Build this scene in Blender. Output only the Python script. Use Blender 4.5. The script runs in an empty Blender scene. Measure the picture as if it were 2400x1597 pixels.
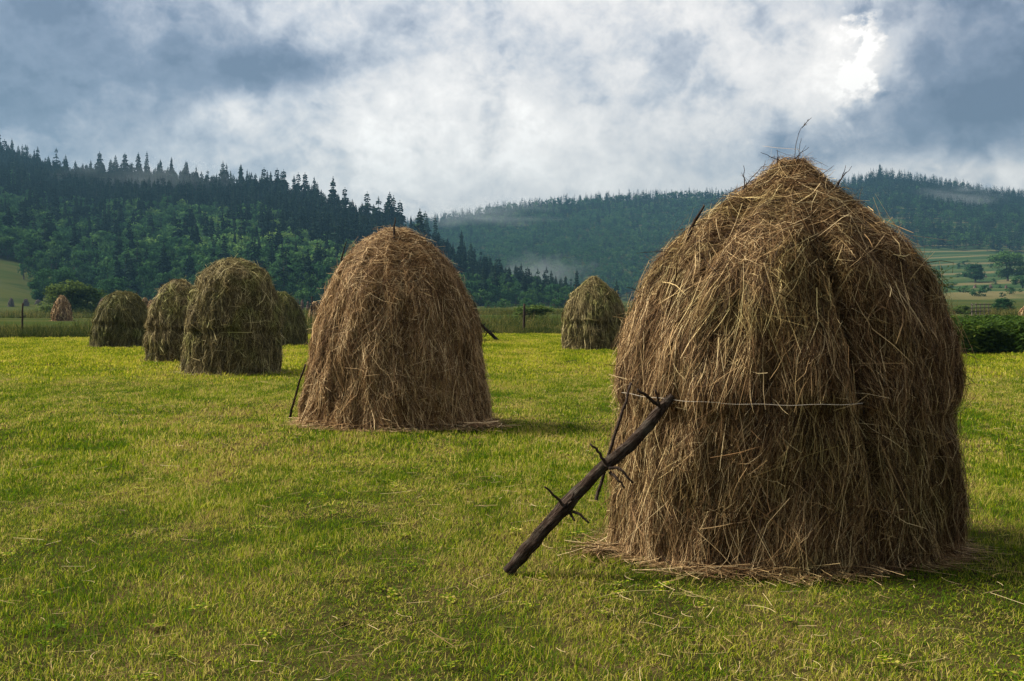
import bpy, math, random
import numpy as np

SC = bpy.context.scene
COL = SC.collection
rng = np.random.default_rng(7)
random.seed(7)
PI = math.pi
F, PX0, PY0, CAMH = 2333.0, 1200.0, 710.0, 1.6      # focal length / horizon in photo pixels, eye height in metres

# ------------------------------------------------------------------ helpers
def at(px, py, Y):
    return ((px - PX0) / F * Y, Y, CAMH + (PY0 - py) / F * Y)

def link(o):
    COL.objects.link(o)
    return o

def tag(o, label=None, cat=None, group=None, kind=None):
    if label: o['label'] = label
    if cat: o['category'] = cat
    if group: o['group'] = group
    if kind: o['kind'] = kind
    return o

def smooth(a, b, x):
    t = np.clip((x - a) / (b - a), 0, 1)
    return t * t * (3 - 2 * t)

def _hash(i, j, seed):
    n = (i.astype(np.int64) * 374761393 + j.astype(np.int64) * 668265263 + seed * 1442695041) & 0x7fffffff
    n = ((n ^ (n >> 13)) * 1274126177) & 0x7fffffff
    return ((n ^ (n >> 16)) & 0xffff) / 65535.0

def vnoise(x, y, seed=0):
    x = np.asarray(x, float); y = np.asarray(y, float)
    i = np.floor(x); j = np.floor(y)
    u = x - i; v = y - j
    u = u * u * (3 - 2 * u); v = v * v * (3 - 2 * v)
    a = _hash(i, j, seed); b = _hash(i + 1, j, seed); c = _hash(i, j + 1, seed); d = _hash(i + 1, j + 1, seed)
    return a + (b - a) * u + (c - a) * v + (a - b - c + d) * u * v

def fbm(x, y, seed=0, o=4):
    s = 0; a = .5
    for k in range(o):
        s = s + a * vnoise(np.asarray(x) * 2 ** k, np.asarray(y) * 2 ** k, seed + k * 17)
        a *= .5
    return s / (1 - .5 ** o)

class MB:
    """collects vertices / faces of one mesh"""
    def __init__(s):
        s.v = []; s.f = []; s.m = []; s.n = 0
    def add(s, v, f, mi=0):
        v = np.asarray(v, float).reshape(-1, 3)
        f = np.asarray(f, int)
        s.v.append(v)
        if len(f):
            s.f.append((f + s.n, mi))
        s.n += len(v)
    def tube(s, pts, rad, sides=6, mi=0, cap=True):
        pts = np.asarray(pts, float); n = len(pts)
        rad = np.broadcast_to(np.asarray(rad, float), (n,))
        tan = np.gradient(pts, axis=0)
        tan /= np.linalg.norm(tan, axis=1)[:, None] + 1e-9
        ref = np.array([0, 0, 1.0]) if abs(tan[0][2]) < .9 else np.array([1.0, 0, 0])
        V = []
        for k in range(n):
            a = np.cross(tan[k], ref); a /= np.linalg.norm(a) + 1e-9
            b = np.cross(tan[k], a)
            an = np.arange(sides) / sides * 2 * PI
            V.append(pts[k] + rad[k] * (np.cos(an)[:, None] * a + np.sin(an)[:, None] * b))
        Fq = []
        for k in range(n - 1):
            for i in range(sides):
                j = (i + 1) % sides
                Fq.append((k * sides + i, k * sides + j, (k + 1) * sides + j, (k + 1) * sides + i))
        base = s.n
        s.add(np.concatenate(V), Fq, mi)
        if cap:
            for k, c in ((0, pts[0]), (n - 1, pts[-1])):
                s.v.append(np.array([c])); ci = s.n; s.n += 1
                s.f.append((np.array([(base + k * sides + i, base + k * sides + (i + 1) % sides, ci) for i in range(sides)]), mi))
        return s
    def arrays(s):
        return np.concatenate(s.v), s.f
    def mesh(s, name, mats, smooth_shade=False):
        v = np.concatenate(s.v)
        me = bpy.data.meshes.new(name)
        me.vertices.add(len(v)); me.vertices.foreach_set('co', v.astype(np.float32).ravel())
        if s.f:
            loops = np.concatenate([f.ravel() for f, _ in s.f])
            cnt = np.concatenate([np.full(len(f), f.shape[1]) for f, _ in s.f])
            mi = np.concatenate([np.full(len(f), m) for f, m in s.f])
            st = np.concatenate([[0], np.cumsum(cnt)[:-1]])
            me.loops.add(len(loops)); me.loops.foreach_set('vertex_index', loops.astype(np.int32))
            me.polygons.add(len(cnt))
            me.polygons.foreach_set('loop_start', st.astype(np.int32))
            me.polygons.foreach_set('material_index', mi.astype(np.int32))
            if smooth_shade:
                me.polygons.foreach_set('use_smooth', np.ones(len(cnt), bool))
        for m in mats: me.materials.append(m)
        me.update(calc_edges=True)
        return me
    def obj(s, name, mats, parent=None, smooth_shade=False):
        if not isinstance(mats, (list, tuple)): mats = [mats]
        o = link(bpy.data.objects.new(name, s.mesh(name, mats, smooth_shade)))
        if parent: o.parent = parent
        return o

# ------------------------------------------------------------------ node helpers
class X:
    """a float socket with arithmetic"""
    nt = None
    def __init__(s, sock): s.s = sock
    @staticmethod
    def op(kind, *a):
        n = X.nt.nodes.new('ShaderNodeMath'); n.operation = kind
        for i, v in enumerate(a):
            if isinstance(v, X): X.nt.links.new(v.s, n.inputs[i])
            else: n.inputs[i].default_value = v
        return X(n.outputs[0])
    def __add__(s, o): return X.op('ADD', s, o)
    __radd__ = __add__
    def __sub__(s, o): return X.op('SUBTRACT', s, o)
    def __rsub__(s, o): return X.op('SUBTRACT', o, s)
    def __mul__(s, o): return X.op('MULTIPLY', s, o)
    __rmul__ = __mul__
    def __truediv__(s, o): return X.op('DIVIDE', s, o)

def new_mat(name):
    m = bpy.data.materials.new(name); m.use_nodes = True
    nt = m.node_tree; nt.nodes.clear()
    out = nt.nodes.new('ShaderNodeOutputMaterial')
    return m, nt, out

def ramp(nt, fac, stops, interp='LINEAR'):
    r = nt.nodes.new('ShaderNodeValToRGB'); r.color_ramp.interpolation = interp
    e = r.color_ramp.elements
    while len(e) < len(stops): e.new(.5)
    for el, (p, c) in zip(e, stops):
        el.position = p; el.color = (*c, 1)
    nt.links.new(fac, r.inputs[0])
    return r.outputs[0]

def noise(nt, vec, scale, detail=4, rough=.55, dist=0):
    n = nt.nodes.new('ShaderNodeTexNoise')
    n.inputs['Scale'].default_value = scale; n.inputs['Detail'].default_value = detail
    n.inputs['Roughness'].default_value = rough; n.inputs['Distortion'].default_value = dist
    if vec is not None: nt.links.new(vec, n.inputs['Vector'])
    return n.outputs['Fac']

def mix(nt, fac, a, b, blend='MIX'):
    n = nt.nodes.new('ShaderNodeMix'); n.data_type = 'RGBA'; n.blend_type = blend
    for i, v in ((0, fac), (6, a), (7, b)):
        if hasattr(v, 'is_output'): nt.links.new(v, n.inputs[i])
        elif i == 0: n.inputs[0].default_value = v
        else: n.inputs[i].default_value = (*v, 1)
    return n.outputs[2]

def vscale(nt, vec, s):
    n = nt.nodes.new('ShaderNodeVectorMath'); n.operation = 'MULTIPLY'
    nt.links.new(vec, n.inputs[0]); n.inputs[1].default_value = s
    return n.outputs[0]

def leaf_shader(nt, out, col, trans=.35, rough=.6, spec=.25):
    p = nt.nodes.new('ShaderNodeBsdfPrincipled')
    p.inputs['Roughness'].default_value = rough
    p.inputs['Specular IOR Level'].default_value = spec
    t = nt.nodes.new('ShaderNodeBsdfTranslucent')
    ms = nt.nodes.new('ShaderNodeMixShader'); ms.inputs[0].default_value = trans
    nt.links.new(col, p.inputs['Base Color']); nt.links.new(col, t.inputs['Color'])
    nt.links.new(p.outputs[0], ms.inputs[1]); nt.links.new(t.outputs[0], ms.inputs[2])
    nt.links.new(ms.outputs[0], out.inputs['Surface'])

def hay_mat(name, stops, patch, pscale=1.6):
    """straws coloured one by one (random per island) with larger patches of another hay"""
    m, nt, out = new_mat(name)
    g = nt.nodes.new('ShaderNodeNewGeometry')
    c = ramp(nt, g.outputs['Random Per Island'], stops)
    n = noise(nt, g.outputs['Position'], pscale, 3, .6)
    f = ramp(nt, n, [(.48, (0, 0, 0)), (.66, (.75, .75, .75))])
    c2 = mix(nt, 1.0, c, patch, 'MULTIPLY')
    c = mix(nt, f, c, c2)
    leaf_shader(nt, out, c, .18, .65, .12)
    return m

def foliage_mat(name, a, b, c_, trans=.3, scale=.02):
    m, nt, out = new_mat(name)
    oi = nt.nodes.new('ShaderNodeObjectInfo')
    g = nt.nodes.new('ShaderNodeNewGeometry')
    c = ramp(nt, oi.outputs['Random'], [(0, a), (.55, b), (1, c_)])
    i = ramp(nt, g.outputs['Random Per Island'], [(0, (.6, .65, .7)), (1, (1.3, 1.25, 1.1))])
    c = mix(nt, 1.0, c, i, 'MULTIPLY')
    leaf_shader(nt, out, c, trans, .9, .0)
    return m

def wood_mat(name, a, b, scale=30):
    m, nt, out = new_mat(name)
    tc = nt.nodes.new('ShaderNodeTexCoord')
    n = noise(nt, tc.outputs['Object'], scale, 6, .65)
    n2 = noise(nt, tc.outputs['Object'], scale * .25, 3, .6)
    c = ramp(nt, n, [(.3, a), (.7, b)])
    c = mix(nt, n2, c, (.03, .021, .016))
    p = nt.nodes.new('ShaderNodeBsdfPrincipled'); p.inputs['Roughness'].default_value = .9; p.inputs['Specular IOR Level'].default_value = .12
    nt.links.new(c, p.inputs['Base Color'])
    bp = nt.nodes.new('ShaderNodeBump'); bp.inputs['Strength'].default_value = .8; bp.inputs['Distance'].default_value = .03
    nt.links.new(n, bp.inputs['Height']); nt.links.new(bp.outputs[0], p.inputs['Normal'])
    nt.links.new(p.outputs[0], out.inputs['Surface'])
    return m

# ------------------------------------------------------------------ materials
M = {}
M['hay_brown'] = hay_mat('hay_brown', [(0, (.028, .014, .006)), (.35, (.08, .043, .019)), (.64, (.23, .135, .06)), (.86, (.54, .38, .19)), (1, (.80, .64, .37))], (.72, .82, .62))
M['packed_hay_shade'] = wood_mat('packed_hay_shade', (.03, .018, .009), (.07, .042, .02), 25)  # inner hay, its colour darkened to stand for shade in the gaps
M['dry_straw'] = hay_mat('dry_straw', [(0, (.16, .10, .045)), (.5, (.32, .23, .11)), (1, (.52, .42, .25))], (.8, .85, .6))
M['hay_rust'] = hay_mat('hay_rust', [(0, (.06, .029, .013)), (.35, (.165, .096, .045)), (.68, (.42, .275, .13)), (1, (.86, .68, .40))], (.85, .8, .75))
M['hay_olive'] = hay_mat('hay_olive', [(0, (.035, .026, .010)), (.35, (.10, .077, .033)), (.7, (.25, .20, .085)), (1, (.62, .54, .28))], (.8, .98, .6))
M['hay_moss'] = hay_mat('hay_moss', [(0, (.05, .045, .016)), (.4, (.10, .09, .034)), (.74, (.16, .145, .053)), (1, (.40, .37, .155))], (.75, .95, .6))
M['hay_pink'] = hay_mat('hay_pink', [(0, (.10, .065, .055)), (.5, (.17, .115, .095)), (1, (.26, .19, .16))], (.9, .85, .85))
M['hay_grey'] = hay_mat('hay_grey', [(0, (.08, .07, .07)), (.5, (.13, .115, .11)), (1, (.2, .18, .16))], (.9, .9, .9))
M['dark_wood'] = wood_mat('dark_wood', (.006, .005, .004), (.085, .060, .048))
def log_mat():
    m, nt, out = new_mat('log_wood')
    tc = nt.nodes.new('ShaderNodeTexCoord')
    r_ = nt.nodes.new('ShaderNodeMapping'); r_.inputs['Rotation'].default_value = (0, math.radians(46), 0)
    nt.links.new(tc.outputs['Object'], r_.inputs['Vector'])
    v = vscale(nt, r_.outputs[0], (.12, 1, 1))
    n1 = noise(nt, v, 70, 7, .7); n2 = noise(nt, r_.outputs[0], 9, 5, .65); n3 = noise(nt, v, 28, 4, .6)
    c = ramp(nt, n1, [(.32, (.006, .005, .004)), (.5, (.035, .025, .02)), (.68, (.105, .08, .065))])
    c = mix(nt, ramp(nt, n2, [(.5, (0, 0, 0)), (.68, (.8, .8, .8))]), c, (.075, .068, .055))
    p = nt.nodes.new('ShaderNodeBsdfDiffuse'); nt.links.new(c, p.inputs['Color'])
    bp = nt.nodes.new('ShaderNodeBump'); bp.inputs['Strength'].default_value = 1.0; bp.inputs['Distance'].default_value = .03
    X.nt = nt
    nt.links.new((X(n1) * .6 + X(n3)).s, bp.inputs['Height']); nt.links.new(bp.outputs[0], p.inputs['Normal'])
    nt.links.new(p.outputs[0], out.inputs['Surface'])
    return m
M['log_wood'] = log_mat()
M['grey_wood'] = wood_mat('grey_wood', (.06, .05, .045), (.17, .15, .13))
M['bark'] = wood_mat('bark', (.04, .03, .022), (.1, .08, .06), 3)
M['spruce'] = foliage_mat('spruce_needles', (.008, .019, .016), (.013, .027, .021), (.022, .042, .027), .1)
M['broadleaf'] = foliage_mat('broadleaf_leaves', (.022, .062, .026), (.035, .088, .032), (.06, .125, .04), .3)
M['birch'] = foliage_mat('birch_leaves', (.05, .125, .048), (.08, .165, .055), (.12, .20, .055), .35)
M['willow'] = foliage_mat('willow_leaves', (.06, .10, .028), (.075, .115, .03), (.09, .13, .035), .3)

def grass_mat(name, green, yellow, straw, ps, bias, brown=(.16, .10, .045)):
    m, nt, out = new_mat(name)
    g = nt.nodes.new('ShaderNodeNewGeometry')
    oi = nt.nodes.new('ShaderNodeObjectInfo')
    sc = vscale(nt, g.outputs['Position'], (1, .6, 0))
    n1 = noise(nt, sc, ps, 5, .62)
    n2 = noise(nt, sc, ps * .22, 3, .55)
    X.nt = nt
    f = X(n1) * 1.15 + X(n2) * .9 + X(oi.outputs['Random']) * .2 + X(g.outputs['Random Per Island']) * .50 + (bias - 1.395)
    c = ramp(nt, f.s, [(.16, (green[0] * .55, green[1] * .62, green[2] * .7)), (.36, green), (.52, yellow), (.7, straw), (.86, brown)])
    leaf_shader(nt, out, c, .45, .7, .06)
    return m
M['grass'] = grass_mat('grass_blades', (.085, .160, .004), (.27, .305, .010), (.50, .41, .13), 1.9, .455)
M['grass_far'] = grass_mat('grass_far_blades', (.17, .235, .007), (.40, .40, .018), (.48, .41, .10), .9, .465)
M['tall'] = grass_mat('tall_grass_blades', (.032, .05, .008), (.095, .105, .022), (.20, .165, .06), .4, .37)
M['crop'] = grass_mat('crop_leaves', (.045, .085, .012), (.075, .12, .018), (.12, .15, .03), .4, .38, (.13, .12, .03))

def ground_mat(name, far):
    m, nt, out = new_mat(name)
    g = nt.nodes.new('ShaderNodeNewGeometry')
    pos = g.outputs['Position']
    flat = vscale(nt, pos, (1, .7, 0))
    sep = nt.nodes.new('ShaderNodeSeparateXYZ'); nt.links.new(pos, sep.inputs[0])
    X.nt = nt
    nA = noise(nt, flat, .9, 6, .65)
    nB = noise(nt, vscale(nt, pos, (.3, 1.1, 0)), .035, 4, .6)
    near = ramp(nt, nA, [(.3, (.018, .013, .007)), (.5, (.036, .032, .012)), (.7, (.08, .055, .026))])
    mead = ramp(nt, nB, [(.3, (.014, .028, .007)), (.42, (.026, .042, .010)), (.52, (.046, .052, .017)), (.6, (.022, .036, .010)), (.7, (.062, .054, .024))])
    fy = X.op('SMOOTH_MIN', (X(sep.outputs['Y']) - 42) * .06, 1.0, .1)
    fy = X.op('MAXIMUM', fy, 0.0)
    c = mix(nt, fy.s, near, mead)
    if far:
        # field strips along the contour of the right-hand slope
        east = X.op('MINIMUM', X.op('MAXIMUM', X(sep.outputs['X']) * .01 - 1.0, 0.0), .75)
        u = X(sep.outputs['Z']) * .19 - X(sep.outputs['X']) * .006 + X(noise(nt, flat, .006, 2, .5)) * 2.2
        fr = X.op('FRACT', u * .7)
        strips = ramp(nt, fr.s, [(0, (.014, .036, .015)), (.22, (.025, .055, .02)), (.3, (.035, .06, .022)), (.36, (.115, .10, .05)), (.5, (.13, .11, .056)), (.54, (.022, .05, .022)), (.72, (.035, .06, .022)), (.85, (.065, .08, .03)), (.95, (.025, .055, .022))])
        c = mix(nt, east.s, c, strips)
    p = nt.nodes.new('ShaderNodeBsdfDiffuse')
    nt.links.new(c, p.inputs['Color'])
    bp = nt.nodes.new('ShaderNodeBump'); bp.inputs['Strength'].default_value = .6; bp.inputs['Distance'].default_value = .05
    nt.links.new(noise(nt, pos, 14, 5, .7), bp.inputs['Height']); nt.links.new(bp.outputs[0], p.inputs['Normal'])
    nt.links.new(p.outputs[0], out.inputs['Surface'])
    return m
M['ground'] = ground_mat('meadow', False)
M['hills'] = ground_mat('hillside_fields', True)

# ------------------------------------------------------------------ terrain
LR = np.array([  # px, foot distance, ridge distance, ridge row (ground) in the photo
    (-1800, 330, 900, 430), (-800, 330, 900, 400), (0, 335, 850, 425), (150, 325, 840, 436), (260, 320, 820, 440), (400, 315, 800, 448),
    (560, 315, 760, 468), (640, 320, 740, 480), (750, 330, 700, 516), (900, 345, 640, 566), (960, 355, 610, 598), (1030, 365, 580, 622),
    (1100, 375, 550, 660), (1180, 385, 520, 685), (1240, 395, 500, 695), (1300, 405, 480, 707), (1360, 410, 470, 712), (1500, 410, 470, 712), (4200, 410, 470, 712)], float)
RR = np.array([  # px, ridge row (ground), share of the way the lower slope reaches
    (-1800, 560, 0), (700, 540, 0), (900, 532, 0), (975, 526, 0), (1100, 509, 0), (1200, 493, 0), (1300, 480, 0), (1400, 473, 0), (1560, 467, 0),
    (1720, 459, 0), (1850, 450, .3), (1975, 438, .6), (2060, 418, .9), (2150, 430, 1), (2300, 454, 1), (2400, 464, 1), (2700, 480, 1), (4200, 500, 1)], float)

def hill_left(px, y):
    df = np.interp(px, LR[:, 0], LR[:, 1]); dr = np.interp(px, LR[:, 0], LR[:, 2]); row = np.interp(px, LR[:, 0], LR[:, 3])
    zr = np.maximum(CAMH + (PY0 - row) / F * dr, 0)
    u = (y - df) / (dr - df)
    up = np.clip(u, 0, 1) ** 1.12
    dn = np.clip(1 - (y - dr) / 350, 0, 1)
    return zr * np.where(u <= 1, up, dn * dn), u

def hill_right(px, y):
    row = np.interp(px, RR[:, 0], RR[:, 1]); k = np.interp(px, RR[:, 0], RR[:, 2])
    dr = 1600.0
    zr = np.maximum(CAMH + (PY0 - row) / F * dr, 0)
    # valley side: fields rise from 180 m; elsewhere the foot lies at 850 m
    low = np.interp(y, [0, 180, 320, 500, 700, 900], [0, 0, 3, 10, 22, 37]) * k
    foot = np.where(k > .05, 37 * k, 0)
    t = np.clip((y - 850) / (dr - 850), 0, 1)
    up = np.where(y < 850, low, foot + (zr - foot) * (t ** 1.05))
    up = np.maximum(up, np.where(y < 900, low, 0))
    dn = np.clip(1 - (y - dr) / 700, 0, 1)
    return np.where(y <= dr, up, zr * dn * dn), t

def H(x, y):
    x = np.asarray(x, float); y = np.asarray(y, float)
    ys = np.maximum(y, 60)
    px = PX0 + F * x / ys
    base = (fbm(x * .5, y * .5, 3, 3) - .5) * .07
    far = smooth(50, 130, y)
    base = base + far * (fbm(x * .02, y * .02, 9, 3) - .5) * .9
    # left-hand pasture rises gently towards the wood
    base = base + np.clip(y - 232, 0, 140) * .085 * smooth(260, -60, px)
    hl, _ = hill_left(px, y); hr, _ = hill_right(px, y)
    bump = (fbm(x * .012, y * .012, 21, 3) - .5) * 10 * smooth(420, 620, y)
    return base + np.maximum(hl, hr) + bump

def width(y): return np.where(y > 0, 45 + .95 * y, 45.0)
def sheet(name, ys, cols, mat):
    s = np.linspace(-1, 1, cols)
    Yg = np.repeat(ys, cols); Xg = np.tile(s, len(ys)) * width(Yg)
    Z = H(Xg, Yg)
    idx = np.arange(len(ys) * cols).reshape(len(ys), cols)
    q = np.stack([idx[:-1, :-1], idx[:-1, 1:], idx[1:, 1:], idx[1:, :-1]], -1).reshape(-1, 4)
    b = MB(); b.add(np.stack([Xg, Yg, Z], 1), q)
    o = b.obj(name, mat, None, True)
    tag(o, kind='structure')
    return o
ys1 = np.concatenate([np.linspace(-30, 0, 12), np.linspace(.4, 45, 110), np.geomspace(45.6, 300, 120)])
sheet('ground', ys1, 301, M['ground'])
sheet('hills', np.concatenate([[300], np.geomspace(304, 2600, 190)]), 301, M['hills'])

# ------------------------------------------------------------------ scatter ("stuff": one object, instances made by geometry nodes)
def scatter(name, protos, mats, P, rot, scl, idx, label, cat):
    b = MB(); pid = []
    for k, (v, fl) in enumerate(protos):
        for q, mi in fl: b.f.append((q + b.n, mi))
        b.v.append(v); b.n += len(v); pid += [k] * len(v)
    n0 = b.n
    b.v.append(P); b.n += len(P)
    me = b.mesh(name, mats)
    N = len(P)
    def attr(nm, typ, val, key):
        a = me.attributes.new(nm, typ, 'POINT'); a.data.foreach_set(key, val)
    attr('pid', 'INT', np.concatenate([np.array(pid), np.full(N, -1)]).astype(np.int32), 'value')
    attr('idx', 'INT', np.concatenate([np.zeros(n0), idx]).astype(np.int32), 'value')
    attr('rot', 'FLOAT_VECTOR', np.concatenate([np.zeros((n0, 3)), rot]).astype(np.float32).ravel(), 'vector')
    if scl.ndim == 1: scl = np.repeat(scl[:, None], 3, 1)
    attr('scl', 'FLOAT_VECTOR', np.concatenate([np.ones((n0, 3)), scl]).astype(np.float32).ravel(), 'vector')
    o = link(bpy.data.objects.new(name, me)); tag(o, label, cat, None, 'stuff')
    nt = bpy.data.node_groups.new(name, 'GeometryNodeTree')
    nt.interface.new_socket('Geometry', in_out='INPUT', socket_type='NodeSocketGeometry')
    nt.interface.new_socket('Geometry', in_out='OUTPUT', socket_type='NodeSocketGeometry')
    gi = nt.nodes.new('NodeGroupInput'); go = nt.nodes.new('NodeGroupOutput')
    def named(nm, typ):
        n = nt.nodes.new('GeometryNodeInputNamedAttribute'); n.data_type = typ; n.inputs['Name'].default_value = nm
        return n.outputs['Attribute']
    pa = named('pid', 'INT')
    def sel(k):
        c = nt.nodes.new('FunctionNodeCompare'); c.data_type = 'INT'; c.operation = 'EQUAL'
        ins = [i for i in c.inputs if i.type == 'INT']
        nt.links.new(pa, ins[0]); ins[1].default_value = k
        s = nt.nodes.new('GeometryNodeSeparateGeometry'); s.domain = 'POINT'
        nt.links.new(gi.outputs[0], s.inputs['Geometry']); nt.links.new(c.outputs[0], s.inputs['Selection'])
        return s.outputs['Selection']
    j = nt.nodes.new('GeometryNodeJoinGeometry')
    for k in range(len(protos)):
        t = nt.nodes.new('GeometryNodeGeometryToInstance')
        nt.links.new(sel(k), t.inputs[0]); nt.links.new(t.outputs[0], j.inputs[0])
    ip = nt.nodes.new('GeometryNodeInstanceOnPoints')
    nt.links.new(sel(-1), ip.inputs['Points']); nt.links.new(j.outputs[0], ip.inputs['Instance'])
    ip.inputs['Pick Instance'].default_value = True
    nt.links.new(named('idx', 'INT'), ip.inputs['Instance Index'])
    nt.links.new(named('rot', 'FLOAT_VECTOR'), ip.inputs['Rotation'])
    nt.links.new(named('scl', 'FLOAT_VECTOR'), ip.inputs['Scale'])
    nt.links.new(ip.outputs[0], go.inputs[0])
    md = o.modifiers.new('scatter', 'NODES'); md.node_group = nt
    return o

# ------------------------------------------------------------------ ribbons (blades, straws)
def ribbons(P, Wd, width, taper=None):
    """P (n,k,3) centre lines, Wd (n,3) or (n,k,3) side vectors, width (n,) -> verts, quads"""
    n, k, _ = P.shape
    if Wd.ndim == 2: Wd = np.repeat(Wd[:, None, :], k, 1)
    t = np.ones(k) if taper is None else np.asarray(taper)
    hw = (width[:, None] * .5 * t[None, :])[..., None]
    V = np.stack([P - Wd * hw, P + Wd * hw], 2).reshape(-1, 3)
    base = (np.arange(n) * k * 2)[:, None] + (np.arange(k - 1) * 2)[None, :]
    q = np.stack([base, base + 1, base + 3, base + 2], -1).reshape(-1, 4)
    return V, q

def blade_tuft(nb, rad, h0, h1, w, bend, seed, k=4, lie=0.0):
    r = np.random.default_rng(seed)
    a = r.uniform(0, 2 * PI, nb); rr = rad * np.sqrt(r.uniform(0, 1, nb))
    base = np.stack([rr * np.cos(a), rr * np.sin(a), np.zeros(nb)], 1)
    d = r.uniform(0, 2 * PI, nb); hh = r.uniform(h0, h1, nb)
    tilt = np.abs(r.normal(0, bend, nb)) + lie
    ts = np.linspace(0, 1, k)
    L = hh
    ang = tilt[:, None] * (.35 + ts[None, :] * 1.1)
    ang = np.minimum(ang, 1.75)
    seg = L[:, None] / (k - 1)
    hor = np.concatenate([np.zeros((nb, 1)), np.cumsum(np.sin(ang[:, :-1]) * seg, 1)], 1)
    ver = np.concatenate([np.zeros((nb, 1)), np.cumsum(np.cos(ang[:, :-1]) * seg, 1)], 1)
    P = base[:, None, :] + np.stack([hor * np.cos(d)[:, None], hor * np.sin(d)[:, None], ver - .005], -1)
    roll = d + PI / 2 + r.normal(0, .6, nb)
    W = np.stack([np.cos(roll), np.sin(roll), np.zeros(nb)], 1)
    V, q = ribbons(P, W, w * r.uniform(.6, 1.3, nb), np.linspace(1, .15, k) ** .6)
    return V, [(q, 0)]

def clover_tuft(seed):
    r = np.random.default_rng(seed); b = MB()
    for i in range(9):
        a = r.uniform(0, 2 * PI); rr = r.uniform(.01, .07); c = np.array([rr * math.cos(a), rr * math.sin(a), r.uniform(.03, .06)])
        for k in range(3):
            an = a + k * 2.1; s = r.uniform(.009, .015)
            d = np.array([math.cos(an), math.sin(an), r.uniform(-.2, .4)]); w = np.array([-math.sin(an), math.cos(an), 0])
            b.add([c, c + d * s + w * s * .6, c + d * s * 1.7, c + d * s - w * s * .6], [(0, 1, 2, 3)])
    return b.arrays()

def ring_points(y0, y1, sp, lim=None, r=rng, marg=2.0, slope=.60):
    """jittered grid over the visible part of the meadow between two depths"""
    out = []
    ny = int((y1 - y0) / sp)
    yy = y0 + (np.arange(ny) + .5) * sp
    for y in yy:
        hw = slope * y + marg; nx = int(2 * hw / sp)
        out.append(np.stack([np.linspace(-hw, hw, nx) + r.uniform(-.5, .5, nx) * sp, y + r.uniform(-.5, .5, nx) * sp], 1))
    return np.concatenate(out)

EDGE = np.array([(-2500, 44), (0, 44), (210, 45), (420, 46), (760, 49), (1120, 51), (1300, 50), (1480, 46), (1900, 34), (2200, 31), (2400, 30.5), (4600, 30)], float)
def edge(x, y): return np.interp(PX0 + F * x / np.maximum(y, 1), EDGE[:, 0], EDGE[:, 1])

near_protos = [blade_tuft(26, .075, .02, .07, .0042, .75, 100 + i) for i in range(5)] + [blade_tuft(16, .08, .04, .11, .0036, .9, 120 + i) for i in range(2)] + [blade_tuft(18, .08, .02, .05, .004, 1.2, 130 + i, 4, .5) for i in range(2)] + [clover_tuft(140)]
mid_protos = [blade_tuft(34, .14, .03, .085, .0085, .65, 200 + i) for i in range(5)] + [blade_tuft(30, .13, .06, .14, .007, .7, 210)]
far_protos = [blade_tuft(46, .30, .05, .11, .02, .45, 300 + i, 3) for i in range(5)]

def lay(name, pts, protos, mat, s0, s1, label, flat=False):
    x, y = pts[:, 0], pts[:, 1]
    n = len(pts)
    P = np.stack([x, y, H(x, y)], 1)
    g = fbm(x * 1.3, y * .9, 31, 3)
    sc = rng.uniform(s0, s1, n)
    S = np.stack([sc, sc, sc * (.22 + .75 * g)], 1)
    rot = np.stack([rng.normal(0, .12, n), rng.normal(0, .12, n), rng.uniform(0, 2 * PI, n)], 1)
    return scatter(name, protos, [M[mat]], P, rot, S, np.where(rng.uniform(0, 1, n) < .012, 0, rng.integers(1, len(protos), n)), label, 'grass')

p1 = ring_points(2.6, 11.5, .054)
p1 = p1[rng.uniform(0, 1, len(p1)) > smooth(8, 11.5, p1[:, 1])]
lay('mown_grass', p1, near_protos, 'grass', .75, 1.25, 'short mown green and yellow grass in the foreground of the meadow')
p2 = ring_points(7.5, 26, .118)
p2 = p2[(rng.uniform(0, 1, len(p2)) < smooth(7.5, 10.5, p2[:, 1])) & (rng.uniform(0, 1, len(p2)) > smooth(19, 26, p2[:, 1]))]
lay('mown_grass', p2, mid_protos, 'grass', .8, 1.25, 'sunlit mown grass around the middle haystacks')
p3 = ring_points(18, 52, .26)
p3 = p3[rng.uniform(0, 1, len(p3)) < smooth(18, 25, p3[:, 1])]
p3 = p3[p3[:, 1] < edge(p3[:, 0], p3[:, 1]) + .5]
lay('mown_grass', p3, far_protos, 'grass_far', .8, 1.2, 'bright yellow green mown grass towards the far edge of the meadow')

# unmown strip along the edge of the meadow, and the leafy crop on the right
tall_protos = [blade_tuft(60, .38, .2, .75, .016, .85, 400 + i, 4) for i in range(4)] + [blade_tuft(44, .34, .3, .9, .013, .7, 410 + i, 4) for i in range(2)]
tp = ring_points(31, 62, .34)
e = edge(tp[:, 0], tp[:, 1]); pxs = PX0 + F * tp[:, 0] / tp[:, 1]
dd = tp[:, 1] - e
keep = (dd > 0) & (dd < 9) & (pxs < 1800)
tp, dd, pxs = tp[keep], dd[keep], pxs[keep]
hgt = np.clip(-.25 + 2.3 * fbm(tp[:, 0] * .13, tp[:, 1] * .2, 55, 4), .25, 1.7) * np.interp(pxs, [-600, 230, 700, 1130, 1330, 1800], [.95, .9, .65, .6, .6, .6]) * np.where(dd < 4, 1, .6)
n = len(tp)
scatter('tall_grass', tall_protos, [M['tall']], np.stack([tp[:, 0], tp[:, 1], H(tp[:, 0], tp[:, 1])], 1),
        np.stack([rng.normal(0, .1, n), rng.normal(0, .1, n), rng.uniform(0, 6.28, n)], 1),
        np.stack([np.ones(n), np.ones(n), hgt], 1) * rng.uniform(.8, 1.15, (n, 1)), rng.integers(0, 6, n),
        'uncut rough grass growing in a dark bank along the far edge of the mown meadow', 'tall grass')
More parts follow.
